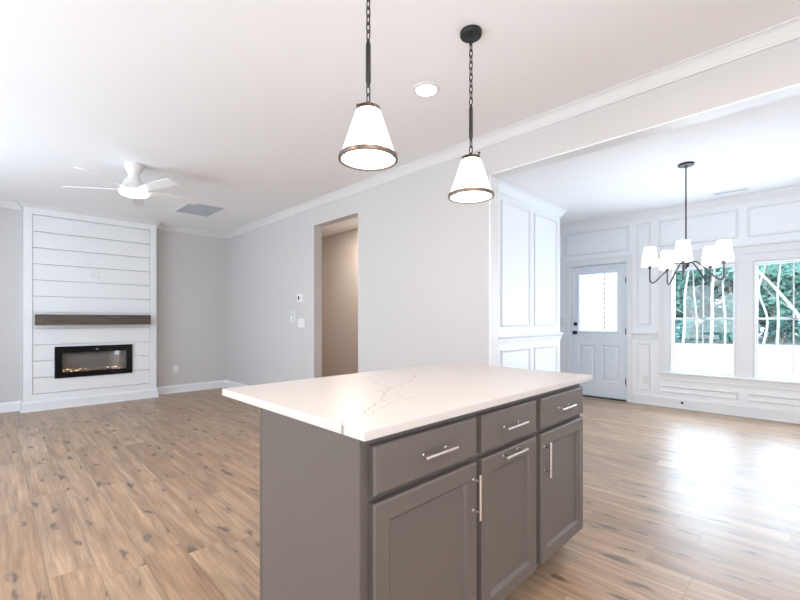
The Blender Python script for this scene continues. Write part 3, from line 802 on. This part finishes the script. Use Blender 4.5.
# ------------------------------------------------------------------ pendants
def chain(bm, x, y, z0, z1, link_h=0.040, wire=0.0029, wd=0.0085):
    n = max(1, round((z1 - z0) / (link_h * 0.78))); st = (z1 - z0) / n
    for i in range(n):
        zc = z0 + st * (i + 0.5); hh = st * 0.62; pts = []
        for k in range(14):
            a = 2 * math.pi * k / 14; c, s = math.cos(a) * wd, math.sin(a)
            zz = zc + (hh - wd) * (1 if s > 0 else -1) * (abs(s) > 0.01) + s * wd
            pts.append((x + (c if i % 2 == 0 else 0), y + (0 if i % 2 == 0 else c), zz))
        tube(bm, pts, wire, 6, closed=True)
def pendant(x, y, label, knob_ang):
    e = empty('pendant_light', (x, y, 1.862)); R0, R1, zb, zt = 0.118, 0.048, 0.0, 0.212
    top = ZC - 1.862
    bm = bmesh.new(); lathe(bm, [(0, top - 0.0005), (0.058, top - 0.0005), (0.058, top - 0.018), (0.054, top - 0.024), (0.010, top - 0.026), (0.006, top - 0.036), (0, top - 0.036)], n=36)
    can = link('canopy', bm, M['blackm'], e, True)
    for a in (0.5, 0.5 + math.pi):
        bm = bmesh.new(); lathe(bm, [(0, -0.004), (0.004, -0.003), (0.005, 0.0), (0, 0.0)], center=(math.cos(a) * 0.036, math.sin(a) * 0.036, top - 0.0252), n=10)
        link('screw', bm, M['grey_metal'], can, True)
    bm = bmesh.new(); chain(bm, 0, 0, 0.500, top - 0.034); link('chain', bm, M['blackm'], e, True)
    bm = bmesh.new(); lathe(bm, [(0, 0.302), (0.005, 0.302), (0.0075, 0.312), (0.0105, 0.325), (0.0105, 0.475), (0.0075, 0.488), (0.005, 0.500), (0, 0.500)], n=16)
    link('rod', bm, M['blackm'], e, True)
    bm = bmesh.new(); chain(bm, 0, 0, 0.238, 0.304, 0.036, 0.0029, 0.0085); link('lower_chain', bm, M['blackm'], e, True)
    bm = bmesh.new(); lathe(bm, [(0, 0.222), (0.010, 0.222), (0.010, 0.228), (0.004, 0.231), (0.004, 0.242), (0, 0.242)], n=16)
    lathe(bm, [(R1 - 0.002, zt - 0.014), (R1 + 0.004, zt - 0.014), (R1 + 0.002, zt + 0.002), (R1 - 0.004, zt + 0.002), (R1 - 0.002, zt - 0.014)], n=40, caps=False)
    for a in (0, math.pi / 2):   # spider bars
        tube(bm, [(-R1 * math.cos(a), -R1 * math.sin(a), zt), (-0.01 * math.cos(a), -0.01 * math.sin(a), zt + 0.012), (0, 0, zt + 0.013), (0.01 * math.cos(a), 0.01 * math.sin(a), zt + 0.012), (R1 * math.cos(a), R1 * math.sin(a), zt)], 0.0025, 8)
    cap = link('top_cap', bm, M['bronze'], e, True)
    bm = bmesh.new(); ca, sa = math.cos(knob_ang), math.sin(knob_ang)
    tube(bm, [(ca * (R1 - 0.004), sa * (R1 - 0.004), zt), (ca * (R1 - 0.004), sa * (R1 - 0.004), zt + 0.018)], 0.003, 8)
    lathe(bm, [(0, 0), (0.007, 0.002), (0.008, 0.007), (0.005, 0.011), (0, 0.012)], center=(ca * (R1 - 0.004), sa * (R1 - 0.004), zt + 0.014), n=12)
    link('knob', bm, M['bronze'], cap, True)
    bm = bmesh.new(); lathe(bm, [(R0 - 0.002, 0.008), (R1, zt - 0.002), (R1 - 0.004, zt - 0.002), (R0 - 0.006, 0.008), (R0 - 0.002, 0.008)], n=56, caps=False)
    link('shade', bm, M['shade'], e, True)
    bm = bmesh.new(); lathe(bm, [(R0 - 0.006, 0.000), (R0 + 0.004, 0.000), (R0 + 0.005, 0.006), (R0 + 0.003, 0.016), (R0 - 0.003, 0.016), (R0 - 0.006, 0.000)], n=56, caps=False)
    rg = link('bottom_ring', bm, M['brass'], e, True)
    for a in (0.4, 0.4 + 2.094, 0.4 + 4.189):
        bm = bmesh.new(); lathe(bm, [(0, -0.005), (0.003, -0.004), (0.004, 0), (0, 0)], center=(math.cos(a) * (R0 - 0.004), math.sin(a) * (R0 - 0.004), 0.0), n=8)
        link('screw', bm, M['brass'], rg, True)
    bm = bmesh.new(); lathe(bm, [(0, 0.004), (R0 - 0.007, 0.004), (R0 - 0.007, 0.008), (0, 0.008)], n=48)
    link('diffuser', bm, M['diff'], e, True)
    tag(e, label, 'pendant light', 'pendant lights over the island')
pendant(-1.289, 1.097, 'lit cone pendant on black chain, the larger one over the island\'s near end', math.radians(215))
pendant(-1.289, 1.819, 'lit cone pendant whose round black canopy shows, over island\'s far end', math.radians(20))

# recessed downlight
e = empty('recessed_light', (-1.820, 2.058, ZC))
bm = bmesh.new(); lathe(bm, [(0.066, -0.003), (0.072, -0.010), (0.090, -0.006), (0.094, -0.0005), (0.066, -0.0005), (0.066, -0.003)], n=40, caps=False)
link('trim_ring', bm, M['fanw'], e, True)
bm = bmesh.new(); lathe(bm, [(0, -0.004), (0.0655, -0.004), (0.0655, -0.0008), (0, -0.0008)], n=40)
link('lens', bm, M['led'], e, True)
tag(e, 'round lit recessed ceiling light between the two pendants', 'ceiling light')

# ------------------------------------------------------------------ ceiling fan
fan = empty('ceiling_fan', (-4.74, 0.99, ZC))
bm = bmesh.new(); lathe(bm, [(0, -0.0005), (0.080, -0.0005), (0.082, -0.012), (0.078, -0.045), (0.062, -0.075), (0.05, -0.09), (0, -0.09)], n=36); link('canopy', bm, M['fanw'], fan, True)
bm = bmesh.new(); lathe(bm, [(0, -0.085), (0.050, -0.085), (0.050, -0.125), (0.064, -0.165), (0, -0.165)], n=24); link('downrod', bm, M['fanw'], fan, True)
bm = bmesh.new(); lathe(bm, [(0, -0.155), (0.062, -0.157), (0.088, -0.180), (0.100, -0.215), (0.108, -0.245), (0.126, -0.258), (0.128, -0.272), (0, -0.276)], n=44); link('motor_housing', bm, M['fanw'], fan, True)
bm = bmesh.new(); lathe(bm, [(0, -0.272), (0.124, -0.272), (0.128, -0.282), (0.120, -0.300), (0.085, -0.314), (0.04, -0.320), (0, -0.321)], n=44); link('light_dome', bm, M['led'], fan, True)
cam_a = math.radians(45.167)
for k in range(5):
    a = math.radians(19 + 72 * k)
    bm = bmesh.new(); L0, L1 = 0.10, 0.60
    nseg = 10; top = []; bot = []
    R = []
    for i in range(nseg + 1):
        t = i / nseg; r = L0 + (L1 - L0) * t; wdt = 0.036 + 0.018 * math.sin(min(1, t * 1.3) * math.pi / 2)
        if t > 0.9: wdt *= 0.88
        tilt = math.radians(12); row = []
        for s in (-1, 1):
            for h in (-0.003, 0.003):
                row.append(bm.verts.new((r, s * wdt * math.cos(tilt), -0.258 - s * wdt * math.sin(tilt) + h)))
        R.append(row)
    for A, B in zip(R, R[1:]):
        for q in ((0, 1), (1, 3), (3, 2), (2, 0)): bm.faces.new((A[q[0]], A[q[1]], B[q[1]], B[q[0]]))
    bm.faces.new((R[0][0], R[0][1], R[0][3], R[0][2])); bm.faces.new((R[-1][0], R[-1][2], R[-1][3], R[-1][1]))
    bmesh.ops.rotate(bm, verts=bm.verts[:], cent=(0, 0, 0), matrix=Matrix.Rotation(a, 3, 'Z'))
    link('blade', bm, M['fanw'], fan)
tag(fan, 'white five blade ceiling fan with a lit light kit before the fireplace', 'ceiling fan')

# ------------------------------------------------------------------ ceiling registers
def register(name, x0, x1, y0, y1, along, n, label, mg='vent'):
    e = empty(name, ((x0 + x1) / 2, (y0 + y1) / 2, ZC)); cx, cy = e.location.x, e.location.y
    z = -0.0004; hx, hy = (x1 - x0) / 2, (y1 - y0) / 2
    bm = bmesh.new(); R = []
    fr = 0.028
    for d, h in ((0, z), (0.003, -0.006), (fr - 0.004, -0.010), (fr, -0.008), (fr, z)):
        R.append([bm.verts.new((sx * (hx - d), sy * (hy - d), h)) for sx, sy in ((-1, -1), (1, -1), (1, 1), (-1, 1))])
    for A, B in zip(R, R[1:]):
        for i in range(4): bm.faces.new((A[i], A[(i + 1) % 4], B[(i + 1) % 4], B[i]))
    link('frame', bm, M['fanw'], e)
    bm = bmesh.new(); box(bm, -hx + fr, hx - fr, -hy + fr, hy - fr, -0.0018, -0.0006); link('duct', bm, M['ventd'], e)
    bm = bmesh.new()
    for i in range(n):
        if along == 'X':
            yy = -hy + fr + (2 * hy - 2 * fr) * (i + 0.5) / n; s = (hy - fr) / n * 0.72
            vs = [(-hx + fr, yy - s, -0.003), (hx - fr, yy - s, -0.003), (hx - fr, yy + s, -0.009), (-hx + fr, yy + s, -0.009)]
        else:
            xx = -hx + fr + (2 * hx - 2 * fr) * (i + 0.5) / n; s = (hx - fr) / n * 0.72
            vs = [(xx - s, -hy + fr, -0.009), (xx - s, hy - fr, -0.009), (xx + s, hy - fr, -0.003), (xx + s, -hy + fr, -0.003)]
        a = [bm.verts.new(v) for v in vs]; b = [bm.verts.new((v[0], v[1], v[2] + 0.0012)) for v in vs]
        bm.faces.new(a); bm.faces.new(b)
        for q in range(4): bm.faces.new((a[q], a[(q + 1) % 4], b[(q + 1) % 4], b[q]))
    link('louvres', bm, M[mg], e)
    tag(e, label, 'air vent')
register('ceiling_vent', -6.36, -5.68, 1.80, 2.28, 'Y', 14, 'square grey louvred air vent in the living room ceiling near the fan')
register('ceiling_vent', -0.86, -0.50, 6.20, 6.32, 'X', 4, 'narrow white air vent in dining ceiling by the window wall')

# ------------------------------------------------------------------ chandelier
ch = empty('chandelier', (-0.875, 4.864, ZC)); H = -(ZC - 1.757)
bm = bmesh.new(); lathe(bm, [(0, -0.0005), (0.068, -0.0005), (0.070, -0.006), (0.066, -0.018), (0.014, -0.022), (0.010, -0.034), (0, -0.034)], n=36); link('canopy', bm, M['blackm'], ch, True)
bm = bmesh.new(); lathe(bm, [(0, -0.03), (0.0065, -0.03), (0.0065, H + 0.04), (0, H + 0.04)], n=14); link('downrod', bm, M['blackm'], ch, True)
bm = bmesh.new(); lathe(bm, [(0, H + 0.050), (0.012, H + 0.050), (0.014, H + 0.038), (0.026, H + 0.030), (0.030, H + 0.010), (0.030, H - 0.012), (0.022, H - 0.028), (0.010, H - 0.036), (0.006, H - 0.048), (0, H - 0.052)], n=24)
link('hub', bm, M['grey_metal'], ch, True)
for k in range(5):
    a = math.radians(60 + 72 * k)
    e2 = Vector((math.cos(a), math.sin(a), 0)); R = 0.31
    ctrl = [(0.02, 0.0), (0.05, 0.018), (0.09, 0.014), (0.13, -0.020), (0.20, -0.095), (0.258, -0.160), (0.285, -0.176), (0.304, -0.163), (R, -0.130), (R, -0.07), (R, -0.022)]
    bm = bmesh.new(); tube(bm, smooth_path([(e2.x * r, e2.y * r, H + z) for r, z in ctrl], 5), 0.0068, 10)
    arm = link('arm', bm, M['grey_metal'], ch, True)
    cx, cy = e2.x * R, e2.y * R
    bm = bmesh.new(); lathe(bm, [(0, H - 0.034), (0.012, H - 0.034), (0.016, H - 0.022), (0.016, H + 0.03), (0.012, H + 0.034), (0, H + 0.034)], center=(cx, cy, 0), n=16)
    link('socket', bm, M['grey_metal'], arm, True)
    bm = bmesh.new(); lathe(bm, [(0.076, H - 0.005), (0.052, H + 0.183), (0.0495, H + 0.183), (0.0735, H - 0.005), (0.076, H - 0.005)], center=(cx, cy, 0), n=36, caps=False)
    link('shade', bm, M['cshade'], arm, True)
    bm = bmesh.new(); lathe(bm, [(0, H + 0.034), (0.012, H + 0.038), (0.022, H + 0.07), (0.026, H + 0.095), (0.018, H + 0.118), (0, H + 0.126)], center=(cx, cy, 0), n=18)
    link('bulb', bm, M['led'], arm, True)
tag(ch, 'five arm chandelier with white shades hanging on a black rod in the dining room', 'chandelier')

# ------------------------------------------------------------------ outdoors
def gz(y): return -0.34 + 0.0115 * max(0.0, y - 8)
bm = bmesh.new()
gx = [-60 + 6 * i for i in range(21)]; gy = [YD + 0.151] + [YD + 4 + 6 * i for i in range(12)]
G = [[bm.verts.new((x, y, -0.32 + 0.0115 * max(0.0, y - 8) + (0.06 * math.sin(x * 0.31) + 0.05 * math.sin(y * 0.4) if y > 8 else 0))) for y in gy] for x in gx]
for i in range(len(gx) - 1):
    for j in range(len(gy) - 1): bm.faces.new((G[i][j], G[i + 1][j], G[i + 1][j + 1], G[i][j + 1]))
struct(link('ground', bm, M['ground']))
bm = bmesh.new(); box(bm, -4.2, 1.9, YD + 0.155, YD + 1.6, -0.30, -0.03, bev=0.01)
struct(link('porch_slab', bm, M['slab']))

def leaves(bm, cen, rad, n, rnd, size=0.16):
    for _ in range(n):
        while True:
            d = Vector((rnd.uniform(-1, 1), rnd.uniform(-1, 1), rnd.uniform(-1, 1)))
            if 0.25 < d.length < 1: break
        p = Vector(cen) + Vector((d.x * rad[0], d.y * rad[1], d.z * rad[2]))
        s = size * rnd.uniform(0.6, 1.3)
        a = Vector((rnd.uniform(-1, 1), rnd.uniform(-1, 1), rnd.uniform(-0.6, 0.6))).normalized(); b = a.cross(Vector((rnd.uniform(-1, 1), rnd.uniform(-1, 1), rnd.uniform(-1, 1)))).normalized()
        q = [p - a * s, p - b * s * 0.45, p + a * s, p + b * s * 0.45]
        bm.faces.new([bm.verts.new(v) for v in q])

def tree(name, x, y, trunk, tr, lm, clumps, label, group=None, bark='bark', nl=240, size=0.16, seed=0, branches=3):
    """trunk: control points relative to the foot"""
    rnd = random.Random(seed * 31 + 5)
    z0 = gz(y)
    e = empty(name, (x, y, z0))
    bm = bmesh.new(); path = smooth_path(trunk, 5); tube(bm, path, tr, 9, r2=tr * 0.45)
    for _ in range(branches):
        p = path[int(len(path) * rnd.uniform(0.25, 0.85))]; a = rnd.uniform(0, 6.28); ln = rnd.uniform(0.8, 2.0)
        tube(bm, [p, p + Vector((math.cos(a) * ln * 0.5, math.sin(a) * ln * 0.5, ln * 0.35)), p + Vector((math.cos(a) * ln, math.sin(a) * ln, ln * 0.9))], tr * 0.22, 6, r2=tr * 0.08)
    link('trunk', bm, M[bark], e, True)
    bm = bmesh.new()
    for (cx, cy, cz, r) in clumps: leaves(bm, (cx, cy, cz), (r, r, r * 0.8), nl, rnd, size)
    link('foliage', bm, M[lm], e)
    tag(e, label, 'tree', group); return e

def at_px(u, y):                       # world x of the sight line through the window at depth y
    t = (u - 400) / 408.864; a = math.radians(45.167)
    return y * (-math.sin(a) + t * math.cos(a)) / (math.cos(a) + t * math.sin(a))
R = random.Random(11)
def crown_clumps(h0, h1, n, spread, r, rr):
    return [(rr.uniform(-spread, spread), rr.uniform(-spread, spread) + 0.8, rr.uniform(h0, h1), r * rr.uniform(0.7, 1.2)) for _ in range(n)]
front = [  # pixel column, depth, lean, radius, label
    (683, 27.5, 0.25, 0.15, 'slender pale tree farthest left in the left dining window'),
    (697, 28.5, -0.20, 0.10, 'thin pale tree just left of the centre bar of left window'),
    (711, 27.0, 0.15, 0.16, 'thick pale tree just right of the centre bar of left window'),
    (725, 28.0, -0.10, 0.12, 'slender pale tree at the right edge of the left dining window'),
    (763, 27.0, 0.0, 0.11, 'crooked pale tree at the left edge of the right dining window'),
    (777, 28.0, 0.1, 0.13, 'upright pale tree left of the centre bar of right window')]
for i, (u, y, ln, tr, lab) in enumerate(front):
    tr *= 0.5
    x = at_px(u, y); bend = 0.16 if i == 4 else 0.03
    tk = [(0, 0, 0), (bend + ln * .2, 0, 1.4), (-bend + ln * .5, 0, 2.8), (bend * 0.6 + ln, 0, 4.2), (ln * 1.2, 0, 6.0), (ln * 1.5, 0, 8.0)]
    tree('slender_tree', x, y, tk, tr, 'leafB', crown_clumps(4.2, 8.5, 9, 1.6, 0.9, R), lab, nl=170, seed=i, branches=4)
x = at_px(800, 26.5)
tree('leaning_tree', x + 0.3, 26.5, [(0, 0, 0), (-0.2, 0, 1.2), (-1.1, 0.1, 2.8), (-2.2, 0.1, 4.3), (-3.2, 0.2, 5.6), (-4.4, 0.2, 7.0)], 0.08, 'leafB', [(-4.0 + R.uniform(-1, 1), 0.5, R.uniform(6.0, 8.0), 0.9) for _ in range(6)],
     'pale tree trunk leaning diagonally across the right dining window', nl=170, seed=20)
lmn = ['leafA', 'leafC', 'leafB']
k = 0
for row, (y0, n, xa, xb, hh) in enumerate(((31.5, 9, -13, 6, 6.5), (35.5, 9, -15, 8, 8.5), (40.0, 9, -17, 10, 10.5))):
    for i in range(n):
        x = xa + (xb - xa) * (i + 0.5) / n + R.uniform(-0.7, 0.7); y = y0 + R.uniform(-0.8, 0.8)
        cl = crown_clumps(1.2, hh, 22 + row * 4, 1.5, 0.95, R)
        tree('broadleaf_tree', x, y, [(0, 0, 0), (0.1, 0, 2), (-0.1, 0, 4), (0.1, 0, hh)], 0.12, lmn[(i + row) % 3], cl,
             'leafy green tree in the woods beyond the pale yard', 'woodland trees behind the slender trunks', 'bark2', nl=190, size=0.19, seed=50 + k, branches=2); k += 1
for i in range(16):
    x = -13 + 18.5 * (i + 0.5) / 16 + R.uniform(-0.3, 0.3); y = 29.6 + R.uniform(-0.4, 0.4)
    e = empty('shrub', (x, y, gz(y))); rnd = random.Random(900 + i)
    bm = bmesh.new()
    for s in range(4): tube(bm, [(0, 0, 0), (rnd.uniform(-.3, .3), rnd.uniform(-.3, .3), 0.7), (rnd.uniform(-.6, .6), rnd.uniform(-.4, .4), 1.3)], 0.02, 5, r2=0.006)
    link('stems', bm, M['bark2'], e)
    bm = bmesh.new()
    for s in range(4): leaves(bm, (rnd.uniform(-.6, .6), rnd.uniform(-.3, .3), rnd.uniform(0.35, 1.2)), (0.55, 0.5, 0.45), 170, rnd, 0.14)
    link('foliage', bm, M[lmn[i % 3]], e)
    tag(e, 'low leafy shrub along the edge of the woods', 'shrub', 'undergrowth at the wood edge')
